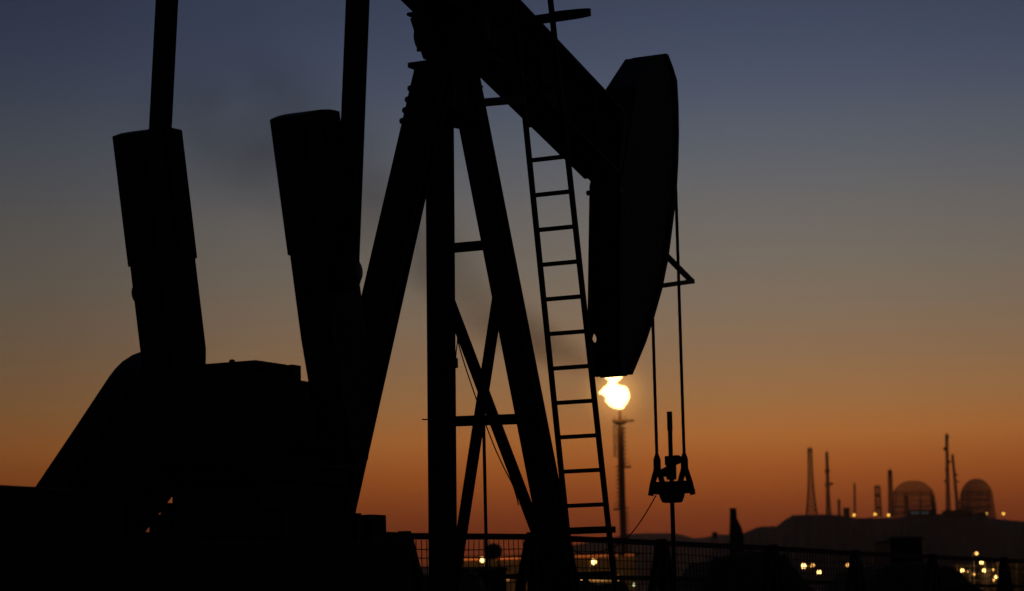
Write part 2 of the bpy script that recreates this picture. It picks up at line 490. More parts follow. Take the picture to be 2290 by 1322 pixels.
# ladder
LL, LR = .143, .545
la_t, la_b = on_l(1222, 395, .345), on_l(1316, 1185, .345)
def lad_a(z):
    return la_t[0] + (la_b[0] - la_t[0]) * (z - la_t[1]) / (la_b[1] - la_t[1])
def lad_pt(px, py):
    a = 1.2
    for _ in range(6):
        l, z = on_a(px, py, a)
        a = lad_a(z)
    return J(a, l, z)
LAD = empty('ladder', (0, 0, 0)); LAD.parent = JACK
def stile(hi, lo, ztop):
    p, q = lad_pt(*hi), lad_pt(*lo)
    d = q - p
    return p + d * ((ztop - p.z) / d.z), p + d * ((.5 - p.z) / d.z)
s_l = stile((1178, 300), (1268, 1180), 7.6)
s_r = stile((1275, 400), (1361, 1180), 7.6)
for p, q in (s_l, s_r):
    MB().bar(p, q, .042, .042, Vector((1, 0, 0))).build('stile', M_PAINT, LAD)
def on_stile(s, z):
    return s[0] + (s[1] - s[0]) * ((z - s[0].z) / (s[1].z - s[0].z))
z_hi, z_lo = lad_pt(1222, 355).z, lad_pt(1306, 1130).z
step = (z_hi - z_lo) / 10
z = z_hi + 5 * step
while z > .6:
    MB().bar(on_stile(s_l, z), on_stile(s_r, z), .032, .038).build('rung', M_PAINT, LAD)
    z -= step
for (px, py) in ((1110, 226),):
    zz = lad_pt(1170, 222).z
    for s, leg_hi in ((s_l, front_pt(1075, 230)),):
        MB().bar(leg_hi, on_stile(s, zz), .05, .075).build('ladder_bracket', M_PAINT, LAD)
zz = lad_pt(1316, 1186).z
p, q = on_stile(s_l, zz), on_stile(s_r, zz)
MB().bar(p + (p - q) * .1, q + (q - p) * .06, .2, .06).build('ladder_step', M_PAINT, LAD)
# safety hoop near the top
zz = lad_pt(1240, 34).z
p, q = on_stile(s_l, zz), on_stile(s_r, zz)
c = (p + q) / 2 + Vector((.28, 0, 0)); rr = .43
hp = MB()
tilt = -(s_r[0] - s_r[1]).x / (s_r[0] - s_r[1]).z
pts = [p + Vector((0, .02, 0))]
for k in range(21):
    t = R(-140 + 280 * k / 20)
    pts.append(c + Vector((math.cos(t) * rr * .8, -math.sin(t) * rr, tilt * (.28 + math.cos(t) * rr * .8))))
pts.append(q + Vector((0, -.02, 0)))
pts.sort(key=lambda v: math.atan2(v.y - c.y, v.x - c.x))
for a, b in zip(pts, pts[1:]):
    hp.bar(a, b + (b - a) * .02, .012, .07)
hp.build('safety_hoop', M_PAINT, LAD)

# gear reducer, cranks, pitmans
A_CR = -3.45
GB = empty('gear_reducer', (0, 0, 0)); GB.parent = JACK
gz = on_a(520, 840, -4.05)[1]
gb = MB().hexa([J(-4.15, .48, 2.5), J(-2.75, .48, 2.5), J(-2.75, -.48, 2.5), J(-4.15, -.48, 2.5), J(-4.05, .46, gz), J(-2.85, .46, gz), J(-2.85, -.46, gz), J(-4.05, -.46, gz)])
gb.build('gear_case', M_PAINT, GB, bevel=.015)
MB().box(J(-4.3, .55, 2.62), J(-2.65, -.55, 2.7)).build('case_flange', M_PAINT, GB)
l0 = on_a(430, 806, -3.4)[0]; l1, z1 = on_a(572, 805, -3.4)
MB().box(J(-3.4, l1, gz + .002), J(-2.95, l0, z1)).build('inspection_cover', M_PAINT, GB, bevel=.006)
l2, z2 = on_a(655, 815, -3.4)
MB().box(J(-3.4, l2, gz + .002), J(-3.28, l1 + .012, z2)).build('inspection_cover', M_PAINT, GB, bevel=.006)
for px, py in ((519, 804), (603, 811)):
    l, z = on_a(px, py, -3.37)
    MB().lathe(J(-3.37, l, z - .06), [(.024, 0), (.024, .05), (.014, .06)], 8).build('breather_cap', M_STEEL, GB)
MB().tube([J(A_CR, -.84, 2.75), J(A_CR, .84, 2.75)], .09, 16).build('crank_shaft', M_STEEL, GB)
SHZ = 2.75

def crank(s):
    lc = s * .77
    if s < 0:
        top, low = on_l(329, 292, lc), on_l(378, 700, lc)
    else:
        top, low = on_l(681, 252, lc), on_l(740, 700, lc)
    ax = Vector((top[0] - low[0], top[1] - low[1])).normalized()
    def P(t, w):                             # t along the crank from the shaft, w across
        base = Vector((low[0], low[1])) + ax * ((SHZ - low[1]) / ax.y)
        return base + ax * t + Vector((ax.y, -ax.x)) * w
    L = (top[1] - SHZ) / ax.y
    root = empty('crank', (0, 0, 0)); root.parent = JACK
    w = .26
    prof = [P(-.1, -.12), P(-.1, .04), P(0, .08), P(.5, .18), P(.85, w), P(L - .03, w), P(L - .03, -w), P(.9, -w), P(0, -.2)]
    MB().prism([(p.x, p.y) for p in prof], lc - .14, lc + .14).build('crank_arm', M_PAINT, root, bevel=.015)
    lw = L - 1.05
    for sd in (-1, 1):
        pr = [P(lw, sd * .015), P(lw, sd * .266), P(lw + .2, sd * .267), P(L - .02, sd * .267), P(L + .0, sd * .15), P(L + .008, sd * .015)]
        MB().prism([(p.x, p.y) for p in pr], lc - .152, lc + .152).build('counterweight', M_PAINT, root, bevel=.008)
    # wrist pin
    pt = P(1.35, 0)
    MB().lathe(J(pt.x, lc + s * .12, pt.y), [(.15, 0), (.15, .04), (.08, .05), (.08, .16), (.05, .17)], 16, axis=(0, -s, 0)).build('wrist_pin', M_STEEL, root, smooth=True)
    return pt
PIN = {s: crank(s) for s in (-1, 1)}
TAIL = Vector((-3.14, beam_z(-3.14, -1) - .55))
for s in (-1, 1):
    lp = s * .98
    root = empty('pitman', (0, 0, 0)); root.parent = JACK
    hi = on_l(373.5, 0, lp) if s < 0 else on_l(800, 0, lp)
    lo = on_l(358.5, 290, lp) if s < 0 else on_l(780, 500, lp)
    d = Vector((lo[0] - hi[0], lo[1] - hi[1]))
    def Q(z):
        t = (z - hi[1]) / d.y
        return J(hi[0] + d.x * t, lp, z)
    zpin = PIN[s].y
    MB().ibeam(Q(zpin), Q(TAIL.y + .02), .155, .10, .014, .07, Vector((1, 0, 0))).build('pitman_arm', M_PAINT, root)
    c = Q(zpin)
    MB().lathe(Vector((c.x, -lp, zpin)) + Vector((0, .075, 0)), [(.10, 0), (.145, .03), (.145, .12), (.10, .15)], 18, axis=(0, -1, 0)).build('wrist_bearing', M_PAINT, root, smooth=True)
MB().bar(J(TAIL.x, -1.12, TAIL.y + .12), J(TAIL.x, 1.12, TAIL.y + .12), .26, .3).build('equalizer_bar', M_PAINT, JACK)
MB().box(J(TAIL.x - .18, .22, TAIL.y + .272), J(TAIL.x + .18, -.22, beam_z(-3.1, -1) + .02)).build('tail_bearing', M_PAINT, JACK)

# belt guard with the motor sheave at its lower end
GL = -1.32
gp = [on_l(x, y, GL - .16) for x, y in ((-40, 1262), (30, 1158), (80, 1083), (165, 957), (240, 844), (255, 824), (272, 807), (292, 794), (316, 785), (350, 779))]
gp += [on_l(x, y, GL + .16) for x, y in ((440, 800), (462, 850), (470, 920), (458, 1000), (404, 1090), (386, 1113), (331, 1186), (290, 1240), (120, 1330), (40, 1330))]
MB().prism(gp, GL - .16, GL + .16).build('belt_guard', M_PAINT, JACK, bevel=.02)
# electric motor and its box at the rear of the skid
mb0 = on_l(-60, 1090, -.9)
mbx = MB()
mx0, mx1 = on_l(-260, 1090, -.7)[0], on_l(80, 1084, -.7)[0]
mz = on_l(40, 1086, .05)[1]
mbx.hexa([J(mx0, .1, 1.2), J(mx1, .1, 1.2), J(mx1, -1.12, 1.2), J(mx0, -1.12, 1.2), J(mx0 + .1, .05, mz), J(mx1 + .02, .05, mz), J(mx1 + .02, -1.1, mz), J(mx0 + .1, -1.1, mz)])
mbx.build('motor_housing', M_PAINT, JACK, bevel=.03)
# raised sub-base below the reducer, stepped at both ends
def slab(name, x0, x1, ytop, l0, l1, zlo=.75, mat=M_PAINT):
    a0, z0 = on_l(x0, ytop, l0); a1, z1 = on_l(x1, ytop, l1)
    return MB().box(J(a0, l1, zlo), J(a1, l0, z1)).build(name, mat, JACK, bevel=.01)
zA = on_l(863, 1152, .62)
zB = on_l(886, 1187, .62)
MB().box(J(-3.9, .42, 2.0), J(-2.85, -.1, 2.497)).build('gear_pedestal', M_PAINT, JACK)
sub = MB().box(J(-3.95, .62, .8), J(on_l(792, 1145, .62)[0], -.1, on_l(792, 1145, .62)[1]))
sub.build('sub_base', M_PAINT, JACK, bevel=.01)
x = on_l(863, 1152, .6)
MB().hexa([J(-2.6, .6, .8), J(on_l(869, 1187, .6)[0], .6, .8), J(on_l(869, 1187, .6)[0], -.5, .8), J(-2.6, -.5, .8), J(-2.6, .6, x[1]), J(x[0], .6, x[1]), J(x[0], -.5, x[1]), J(-2.6, -.5, x[1])]).build('sub_base_step', M_PAINT, JACK)
x = on_l(912, 1191, .58)
MB().box(J(-2.4, .58, .8), J(x[0], -.3, x[1])).build('sub_base_step', M_PAINT, JACK)
x = on_l(808, 1148, .64)
MB().box(J(-2.9, .64, .8), J(x[0], -.2, x[1])).build('sub_base_step', M_PAINT, JACK)
# side panels of the gear base, their ends stepped back below the guard
for xs, yt, l in ((386, 1010, -.98), (360, 1124, -1.0), (335, 1150, -1.02), (300, 1189, -1.04)):
    a0, z1 = on_l(xs, yt, l)
    MB().box(J(a0, l - .006, .8), J(-2.3, l + .006, z1)).build('guard_panel', M_PAINT, JACK)
MB().box(J(-6.6, .72, .8), J(-2.2, -.97, 2.05)).build('skirt_panel', M_PAINT, JACK, bevel=.01)
# main skid
for s in (-1, 1):
    MB().ibeam(J(-6.8, s * .75, .62), J(5.2, s * .75, .62), .3, .34, .03, .02).build('skid_rail', M_PAINT, JACK)
for a in (-6.5, -4.8, -3.0, -1.9, -.4, .95, 2.6):
    MB().bar(J(a, -.6, .62), J(a, .6, .62), .2, .28).build('skid_cross_member', M_PAINT, JACK)
pad = MB().box((-7.2, -1.7, -.1), (5.4, 1.7, .44)).build('concrete_pad', M_CONC, None, bevel=.03)
pad.location = JACK.location; pad.rotation_euler = JACK.rotation_euler
tag(pad, 'grey concrete pad that carries the pumpjack', 'concrete pad')

# ------------------------------------------------------------------ bridle, polished rod, wellhead
def jw(v):
    return JACK.matrix_world @ v
bpy.context.view_layer.update()
JR = math.pi / 2 - TH
A_ROD = 4.73
carr = on_l(1502, 1098, 0)
ZC = carr[1]
BR = empty('bridle', (O.x, O.y, 0), JR)
tag(BR, 'twin wire rope bridle and carrier bar hanging from the horse head', 'bridle')
for s, lo_px in ((-1, (1469, 1020)), (1, (1530, 1018))):
    l = s * .15
    a, z = on_l(lo_px[0], lo_px[1], l)
    ztop = 6.15
    pts = [J(a, l, z), J(a, l, z + 1.2), J(a, l, ztop)]
    cb = MB().tube(pts, .017, 10).build('wire_rope', M_CABLE, BR, smooth=True)
    # lay of the strands
    st = MB()
    for k in range(3):
        hel = [J(a + .0145 * math.cos(t * .9 + k * 2.094), l + .0145 * math.sin(t * .9 + k * 2.094), z + t * .012) for t in range(0, 262, 2)]
        st.tube(hel, .006, 5)
    st.build('strand', M_CABLE, cb, smooth=True)
    sk = MB().lathe(J(a, l, z - .17), [(.034, 0), (.04, .02), (.04, .13), (.03, .16), (.02, .19)], 12).build('rope_socket', M_STEEL, BR, smooth=True)
    for q in (-1, 1):
        pts = [J(a, l + q * .012, z - .15), J(a, l + q * .06, z - .30), J(a, l + q * .085 * (1 if q == s else .9), z - .42)]
        MB().tube(pts, .033, 8).build('socket_fork', M_STEEL, BR, smooth=True)
MB().hexa([J(A_ROD - .09, -.19, ZC - .03), J(A_ROD + .09, -.19, ZC - .03), J(A_ROD + .09, .19, ZC - .03), J(A_ROD - .09, .19, ZC - .03),
           J(A_ROD - .09, -.215, ZC + .10), J(A_ROD + .09, -.215, ZC + .10), J(A_ROD + .09, .215, ZC + .10), J(A_ROD - .09, .215, ZC + .10)]).build('carrier_bar', M_PAINT, BR, bevel=.012)
MB().hexa([J(A_ROD - .07, -.095, ZC - .125), J(A_ROD + .07, -.095, ZC - .125), J(A_ROD + .07, .095, ZC - .125), J(A_ROD - .07, .095, ZC - .125),
           J(A_ROD - .08, -.13, ZC - .028), J(A_ROD + .08, -.13, ZC - .028), J(A_ROD + .08, .13, ZC - .028), J(A_ROD - .08, .13, ZC - .028)]).build('load_seat', M_PAINT, BR, bevel=.02)
MB().tube([J(A_ROD, -.265, ZC - .005), J(A_ROD, .265, ZC - .005)], .014, 8).build('retaining_pin', M_STEEL, BR)

WH = empty('wellhead', (O.x, O.y, 0), JR)
tag(WH, 'polished rod and stuffing box of the well below the carrier bar', 'wellhead')
zr = on_l(1498, 921, 0)[1]
MB().tube([J(A_ROD, 0, 1.3), J(A_ROD, 0, zr - .18)], .024, 12).build('polished_rod', M_STEEL, WH, smooth=True)
MB().tube([J(A_ROD, 0, zr - .2), J(A_ROD, 0, zr)], .029, 12).build('rod_coupling', M_STEEL, WH, smooth=True)
zc = on_l(1502, 1035, 0)[1]
rc = MB().lathe(J(A_ROD, 0, zc - .18), [(.05, 0), (.055, .02), (.055, .2), (.045, .22)], 12).build('rod_clamp', M_STEEL, WH, smooth=True)
for zz, ss in ((zc + .02, 1), (zc - .09, -1)):
    MB().lathe(J(A_ROD, ss * .02, zz), [(.05, 0), (.055, .03), (.045, .08), (.02, .11)], 10, axis=(0, -ss, .15 * ss)).build('clamp_bolt', M_STEEL, rc, smooth=True)
    MB().box(J(A_ROD - .06, -.05, zz - .05), J(A_ROD + .06, .03, zz + .05)).build('clamp_jaw', M_STEEL, rc, bevel=.01)
MB().lathe(J(A_ROD, 0, 0), [(.24, -.1), (.24, .25), (.17, .27), (.17, .7), (.22, .72), (.22, .8), (.1, .82), (.1, 1.12), (.075, 1.14), (.075, 1.38), (.03, 1.42)], 18).build('stuffing_box', M_PAINT, WH, smooth=True)
MB().tube([J(A_ROD - 1.2, .0, .95), J(A_ROD + .0, .0, .95), J(A_ROD + 1.4, .0, .95)], .055, 12).build('flow_line', M_PAINT, WH, smooth=True)

# loose cables
def cable(name, pts, r, label):
    V = [Vector(p) for p in pts]
    out = []
    for i in range(len(V) - 1):
        p0, p1, p2, p3 = V[max(i - 1, 0)], V[i], V[i + 1], V[min(i + 2, len(V) - 1)]
        for k in range(8):
            t = k / 8
            out.append(.5 * ((2 * p1) + (p2 - p0) * t + (2 * p0 - 5 * p1 + 4 * p2 - p3) * t * t + (3 * p1 - p0 - 3 * p2 + p3) * t ** 3))
    out.append(V[-1])
    return tag(MB().tube(out, r, 6).build(name, M_RUBBER, smooth=True), label, 'cable')
DR = O.y + A_ROD * AX.y
cable('sensor_cable', [at(1467, 1108, DR + .1), at(1450, 1138, DR), at(1431, 1168, DR), at(1408, 1197, DR - .05), at(1375, 1222, DR - .1), at(1330, 1237, DR - .2), at(1300, 1238, DR - .3), at(1275, 1226, DR - .4)], .0065,
      'thin cable drooping from the carrier bar towards the ladder')
DF = O.y + .5
cable('control_cable', [at(1020, 735, DF), at(1026, 770, DF + .1), at(1038, 812, DF + .1), at(1056, 866, DF + .15), at(1075, 920, DF + .15), at(1091, 962, DF + .15), at(1108, 1005, DF + .2), at(1128, 1048, DF + .2), at(1148, 1088, DF + .25), at(1160, 1130, DF + .3)], .006,
      'thin slack cable running down beside the crossed braces')
cable('drop_cable', [at(1021, 735, DF - .1), at(1023, 760, DF - .1), at(1020, 790, DF - .1), at(1019, 815, DF - .1)], .006, 'short thin cable looped beside the upright post leg')

# ------------------------------------------------------------------ mesh fence
def inv_depth(px):
    return 1 / 28.0 - (px - 1050) * 1.12e-5
def fence_pt(px, py):
    return at(px, py, 1 / inv_depth(px))
TOP = [(600, 1192), (905, 1192), (1190, 1194), (1480, 1209), (1728, 1221), (1912, 1233), (2085, 1241), (2245, 1249), (2420, 1257)]
def top_y(px):
    for (x0, y0), (x1, y1) in zip(TOP, TOP[1:]):
        if x0 <= px <= x1:
            return y0 + (y1 - y0) * (px - x0) / (x1 - x0)
    return TOP[-1][1]
FE = empty('mesh_fence', fence_pt(1480, 1209) * 1.0)
FE.location.z = 0
tag(FE, 'low dark wire mesh fence with sloping braces behind the pumpjack', 'fence')
fo = FE.location.copy()
def F_(v):
    return Vector(v) - fo
WIRE = (fence_pt(1061.2, 1194) - fence_pt(1050, 1194)).length
posts = []
for x, y in TOP:
    posts.append(fence_pt(x, y))
for i, p in enumerate(posts):
    nxt = posts[min(i + 1, len(posts) - 1)] - posts[max(i - 1, 0)]
    d = Vector((nxt.x, nxt.y, 0)).normalized()
    q = Vector((p.x, p.y, 0))
    MB().bar(F_(p + Vector((0, 0, .02))), F_(q), .11, .09, d).build('fence_post', M_FENCE, FE)
    for s in (-1, 1):
        MB().bar(F_(p + d * s * .07 - Vector((0, 0, .08))), F_(q + d * s * .85 + Vector((0, 0, .55))), .09, .085, d).build('fence_brace', M_FENCE, FE)
    g0, g1, g2 = p - Vector((0, 0, .06)), p + d * .17 - Vector((0, 0, .06)), q + d * .42 + Vector((0, 0, p.z - 1.0))
    g3 = q + Vector((0, 0, p.z - 1.0)); e_ = Vector((-d.y, d.x, 0)) * .008
    MB().hexa([F_(v - e_) for v in (g0, g1, g2, g3)] + [F_(v + e_) for v in (g0, g1, g2, g3)]).build('gusset_plate', M_FENCE, FE)
for i in range(len(posts) - 1):
    p, q = posts[i], posts[i + 1]
    u = (q - p); Lh = Vector((u.x, u.y, 0)).length
    MB().bar(F_(p + u * .002 - Vector((0, 0, .035))), F_(q - u * .002 - Vector((0, 0, .035))), .05, .07).build('top_rail', M_FENCE, FE)
    MB().bar(F_(p + u * .01 - Vector((0, 0, .50))), F_(q - u * .01 - Vector((0, 0, .50))), .045, .05).build('mid_rail', M_FENCE, FE)
    wm = MB()
    n = max(4, int(Lh / WIRE))
    bow = .012
    zt0 = .075
    for k in range(1, n):
        t = k / n + random.uniform(-.0006, .0006)
        b = p + u * t
        lean = random.uniform(-.004, .004) + .01 * math.sin(k * .25 + i * 2)
        wm.bar(F_(b - Vector((0, 0, zt0))), F_(Vector((b.x + lean * 6, b.y, .3))), .0105, .0105, Vector((0, 1, 0)))
    rows = int((min(p.z, q.z) - .4) / .098)
    for r_ in range(1, rows):
        z = zt0 + r_ * .098 + .004 * math.sin(r_ * 2.1 + i)
        segs = 8
        ps = [p + u * (j / segs) - Vector((0, 0, z + bow * math.sin(math.pi * j / segs) + random.uniform(-.003, .003))) + Vector((0, .004, 0)) for j in range(segs + 1)]
        for a, b in zip(ps, ps[1:]):
            wm.bar(F_(a), F_(b), .0105, .0105)
    w = wm.build('wire_mesh', M_FENCE, FE)
    w['kind'] = 'stuff'

# ------------------------------------------------------------------ the flare
YF = 720.0
fb = at(1398, 1340, YF)
flx = at(1386, 920, YF)
FL = empty('flare_stack', (flx.x, YF, 0))
tag(FL, 'tall slender gas flare stack burning beyond the ladder', 'flare stack')
def S(px, py):
    v = at(px, py, YF)
    return v - FL.location
px2m = YF / F
zt = S(1386, 917).z
MB().tube([(0, 0, -1), (0, 0, zt * .5), (0, 0, zt - 5)], .95, 12).build('riser_pipe', M_FLARE, FL, smooth=True)
MB().tube([(0, 0, zt - 5), (0, 0, zt - 1.2), (0, 0, zt)], .42, 12).build('flare_tip', M_FLARE, FL, smooth=True)
z = S(1386, 945).z
pl = MB().lathe((0, 0, z), [(1.2, -.6), (2.3, .1), (2.3, .7), (1.2, .8)], 16).build('platform', M_FLARE, FL)
MB().box((-.4, -2.4, z + .05), (4.0, -1.0, z + .6)).build('platform_arm', M_FLARE, pl)
for k in range(10):
    t = k / 10 * 2 * math.pi
    MB().tube([(1.85 * math.cos(t), 1.85 * math.sin(t), z + .5), (1.85 * math.cos(t), 1.85 * math.sin(t), z + 2.0)], .05, 5).build('railing_post', M_FLARE, pl)
for xo, (ya, yb) in ((-1.45, (950, 1020)), (-2.0, (950, 1022))):
    MB().tube([(xo, -.3, S(1386, ya).z), (xo, -.3, S(1386, yb).z)], .16, 6).build('pilot_pipe', M_FLARE, FL)
for ya in (952, 976, 1000, 1021):
    MB().bar((-2.1, -.3, S(1386, ya).z), (0, -.3, S(1386, ya).z), .15, .2).build('pipe_bracket', M_FLARE, FL)
for xc, y in ((1.55, 1043), (-1.5, 1137)):
    z = S(1386, y).z
    b = MB().box((min(xc * 1.8, 0), -.9, z - .5), (max(xc * 1.8, 0), .9, z)).build('balcony', M_FLARE, FL)
    for k in range(4):
        xx = xc * 1.75 * (k + .5) / 4
        MB().tube([(xx, -.85, z), (xx, -.85, z + 1.6)], .05, 5).build('railing_post', M_FLARE, b)
    MB().bar((0, -.85, z + 1.6), (xc * 1.75, -.85, z + 1.6), .07, .07).build('handrail', M_FLARE, b)
for sx, ya, yb in ((1, 950, 1045), (-1, 1040, 1140), (1, 1130, 1330)):
    lm = MB()
    z0, z1 = S(1386, yb).z, S(1386, ya).z
    lm.tube([(sx * .85, -.5, z0), (sx * .85, -.5, z1)], .06, 5); lm.tube([(sx * 1.2, -.5, z0), (sx * 1.2, -.5, z1)], .06, 5)
    z = z0
    while z < z1:
        lm.bar((sx * .62, -.5, z), (sx * 1.75, -.5, z), .2, .3); z += 1.25
    lm.build('caged_ladder', M_FLARE, FL)

# flame: slices (row, left, right) of its outline, round in plan
slices = [(914, 1380, 1390), (911, 1371, 1396), (907, 1364, 1398), (902, 1360, 1403), (896, 1355, 1405), (890, 1355, 1407), (886, 1352, 1405), (882, 1348, 1407), (878, 1339, 1405), (875, 1341, 1404), (872, 1347, 1405), (868, 1349, 1402), (865, 1351, 1399), (863, 1355, 1386),
          (860, 1358, 1379), (856, 1362, 1378), (851, 1362, 1383), (847, 1357, 1391), (843, 1352, 1390), (839, 1356, 1391), (836, 1360, 1386), (831, 1366, 1380), (826, 1369, 1375)]
def flame_mesh(grow=0.0, n=28, seed=2):
    rnd = random.Random(seed)
    m = MB(); rows = []
    for y, xl, xr in slices:
        j = rnd.uniform(-.8, .8); xl, xr = xl + j - rnd.uniform(0, 1), xr + j + rnd.uniform(-1, .6)
        p0, p1 = at(xl - grow, y, YF), at(xr + grow, y, YF)
        c, r = (p0 + p1) / 2, (p1 - p0).length / 2
        ph = y * .13
        rows.append([c + Vector((math.cos(2 * math.pi * k / n) * r * (1 + .035 * math.sin(5 * 2 * math.pi * k / n + ph)), math.sin(2 * math.pi * k / n) * r * .8 * (1 + .06 * math.sin(3 * 2 * math.pi * k / n + ph)), rnd.uniform(-.12, .12))) for k in range(n)])
    m.v = [tuple(v) for rw in rows for v in rw]
    m.f = [(i * n + k, i * n + (k + 1) % n, (i + 1) * n + (k + 1) % n, (i + 1) * n + k) for i in range(len(rows) - 1) for k in range(n)]
    m.f += [tuple(range(n - 1, -1, -1)), tuple((len(rows) - 1) * n + k for k in range(n))]
    return m
fl = bpy.data.lights.new('flame_light', 'POINT'); fl.energy = 1300; fl.color = (1, .5, .16); fl.shadow_soft_size = .6
flo = bpy.data.objects.new('flame_light', fl); COL.objects.link(flo); flo.location = at(1378, 917, YF - 5.5)
FLM = flame_mesh().build('flame', emitter('burning_gas', (1, .64, .24), 4.5), smooth=True)
flo.parent = FLM
tag(FLM, 'bright yellow white flame on the flare stack under the horse head', 'flame')
# added ball of glowing volume, standing in for the flame's glare in haze and lens
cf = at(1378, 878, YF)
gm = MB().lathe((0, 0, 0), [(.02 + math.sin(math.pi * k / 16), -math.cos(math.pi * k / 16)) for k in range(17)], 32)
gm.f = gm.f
ga = gm.build('added_glow_ball', None or M_FARM, FLM, smooth=True)
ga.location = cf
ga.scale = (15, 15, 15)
mm = bpy.data.materials.new('added_flame_glow'); mm.use_nodes = True
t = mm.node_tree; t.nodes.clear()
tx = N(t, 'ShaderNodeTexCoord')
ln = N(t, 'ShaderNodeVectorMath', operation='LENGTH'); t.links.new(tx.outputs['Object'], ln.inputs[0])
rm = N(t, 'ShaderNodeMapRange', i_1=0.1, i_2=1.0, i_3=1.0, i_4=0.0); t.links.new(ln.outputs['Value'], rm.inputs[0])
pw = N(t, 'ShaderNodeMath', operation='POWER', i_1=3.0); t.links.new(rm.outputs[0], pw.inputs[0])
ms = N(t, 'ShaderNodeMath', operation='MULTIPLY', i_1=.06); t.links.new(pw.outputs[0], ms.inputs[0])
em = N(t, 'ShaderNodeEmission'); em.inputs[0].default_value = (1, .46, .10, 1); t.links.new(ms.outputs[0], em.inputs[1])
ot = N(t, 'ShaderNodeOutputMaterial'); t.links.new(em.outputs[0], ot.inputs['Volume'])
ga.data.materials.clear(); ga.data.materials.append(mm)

# ------------------------------------------------------------------ hilltop: masts, radomes, huts, lamps
YH = 1500.0
def hz(px, py, Y=YH):
    return at(px, py, Y)
def lattice(m, c, h, w0, w1, bays, r=.2, br=.12):
    cs = [(-1, -1), (1, -1), (1, 1), (-1, 1)]
    W_ = lambda t: w1 + (w0 - w1) * max(0.0, 1 - t) ** 2.6
    for b in range(bays):
        ta, tb = b / bays, (b + 1) / bays
        for sx, sy in cs:
            m.bar(c + Vector((sx * W_(ta) / 2, sy * W_(ta) / 2, h * ta)), c + Vector((sx * W_(tb) / 2, sy * W_(tb) / 2, h * tb)), r, r)
    for b in range(bays):
        ta, tb = b / bays, (b + 1) / bays
        for k in range(4):
            a0, a1 = cs[k], cs[(k + 1) % 4]
            P0 = c + Vector((a0[0] * W_(ta) / 2, a0[1] * W_(ta) / 2, h * ta)); P1 = c + Vector((a1[0] * W_(tb) / 2, a1[1] * W_(tb) / 2, h * tb))
            m.bar(P0, P1, br, br)
            m.bar(c + Vector((a0[0] * W_(tb) / 2, a0[1] * W_(tb) / 2, h * tb)), P1, br, br)
            m.bar(c + Vector((a1[0] * W_(ta) / 2, a1[1] * W_(ta) / 2, h * ta)), c + Vector((a0[0] * W_(tb) / 2, a0[1] * W_(tb) / 2, h * tb)), br, br)
S_ = YH / F
def mast(px_top, top, px_bot, bot, w0, w1, label, bays=10, arms=(), dishes=(), panels=(), r=.22, br=.13):
    b, tt = hz(px_bot, bot + 4), hz(px_top, top)
    root = empty('radio_mast', (b.x, YH, b.z))
    tag(root, label, 'radio mast', 'radio masts on the hilltop')
    h = tt.z - b.z
    m = MB(); lattice(m, Vector((0, 0, 0)), h, w0 * S_, w1 * S_, bays, r, br)
    lx = tt.x - b.x
    m.v = [(x + lx * z / h, y, z) for x, y, z in m.v]
    m.build('lattice_frame', M_FARM, root)
    def c(py):
        z = hz(px_bot, py).z - b.z
        return Vector((lx * z / h, 0, z))
    for py, wa, th in arms:
        p = c(py); MB().box((p.x - wa * S_ / 2, -.5, p.z - th * S_ / 2), (p.x + wa * S_ / 2, .5, p.z + th * S_ / 2)).build('cross_arm', M_FARM, root)
    for py, off, rr in dishes:
        p = c(py) + Vector((off * S_, -.6, 0)); MB().lathe(p, [(.1, 0), (rr * S_, .5), (rr * S_, .9), (rr * S_ * .8, 1.3)], 14, axis=(.5 if off > 0 else -.5, -1, 0)).build('dish_antenna', M_FARM, root)
    for py, hh_, off in panels:
        p = c(py); MB().box((p.x + off * S_ - .35, -.8, p.z - hh_ * S_ / 2), (p.x + off * S_ + .35, -.3, p.z + hh_ * S_ / 2)).build('panel_antenna', M_FARM, root)
    MB().tube([c(top) , c(top) + Vector((0, 0, 7 * S_))], .1, 5).build('whip_antenna', M_FARM, root)
mast(1811, 1003, 1815, 1149, 24, 8.5, 'broad based lattice mast at the far edge of the hilltop beside the slope', 13, panels=((1006, 8, -2), (1006, 8, 2), (1040, 8, 4), (1020, 8, -3), (1062, 7, -5), (1090, 6, 5)), r=.34, br=.3)
mast(1849, 1012, 1853, 1149, 9, 4, 'slim mast with two cross arms beside the broad lattice mast', 18, arms=((1053, 12, 4), (1084, 15, 3.5)), dishes=((1082, 7, 3.2), (1054, -3, 2.5)), r=.5, br=.34)
mast(1876, 1118, 1877, 1150, 6, 4, 'shortest stub mast next to the small square hut', 5, arms=((1122, 7, 5), (1135, 6, 4)), r=.3, br=.2)
mast(1911, 1082, 1912, 1152, 4, 3, 'thin bare pole mast above the first amber hilltop lamp', 12, r=.28, br=.16)
mast(1962, 1087, 1965, 1153, 13, 11, 'short square topped lattice tower above the middle amber hilltop lamp', 7, arms=((1088, 12, 3), (1108, 13, 5), (1136, 15, 4)), r=.32, br=.26)
mast(1990, 1052, 1993, 1153, 10, 7, 'sturdy mast with a block of antennas on top beside the wide dish', 13, panels=((1057, 12, -2), (1057, 12, 2), (1057, 12, 0), (1072, 10, 4)), arms=((1054, 10, 4),), r=.42, br=.32)
mast(2026, 1110, 2027, 1150, 10, 7, 'stubby mast in front of the wide dish', 6, arms=((1112, 9, 4),), r=.26, br=.18)
mast(2088, 1108, 2090, 1150, 6, 2.5, 'small pointed mast at the edge of the wide dish', 7, r=.28, br=.2)
mast(2117, 972, 2121, 1149, 9, 4.5, 'tallest mast with dishes between the two dishes', 20, panels=((977, 9, 3), (977, 9, -1)), dishes=((1004, -4, 4), (1033, 3, 3), (1076, -5, 3), (1050, -2, 3)), r=.42, br=.3)
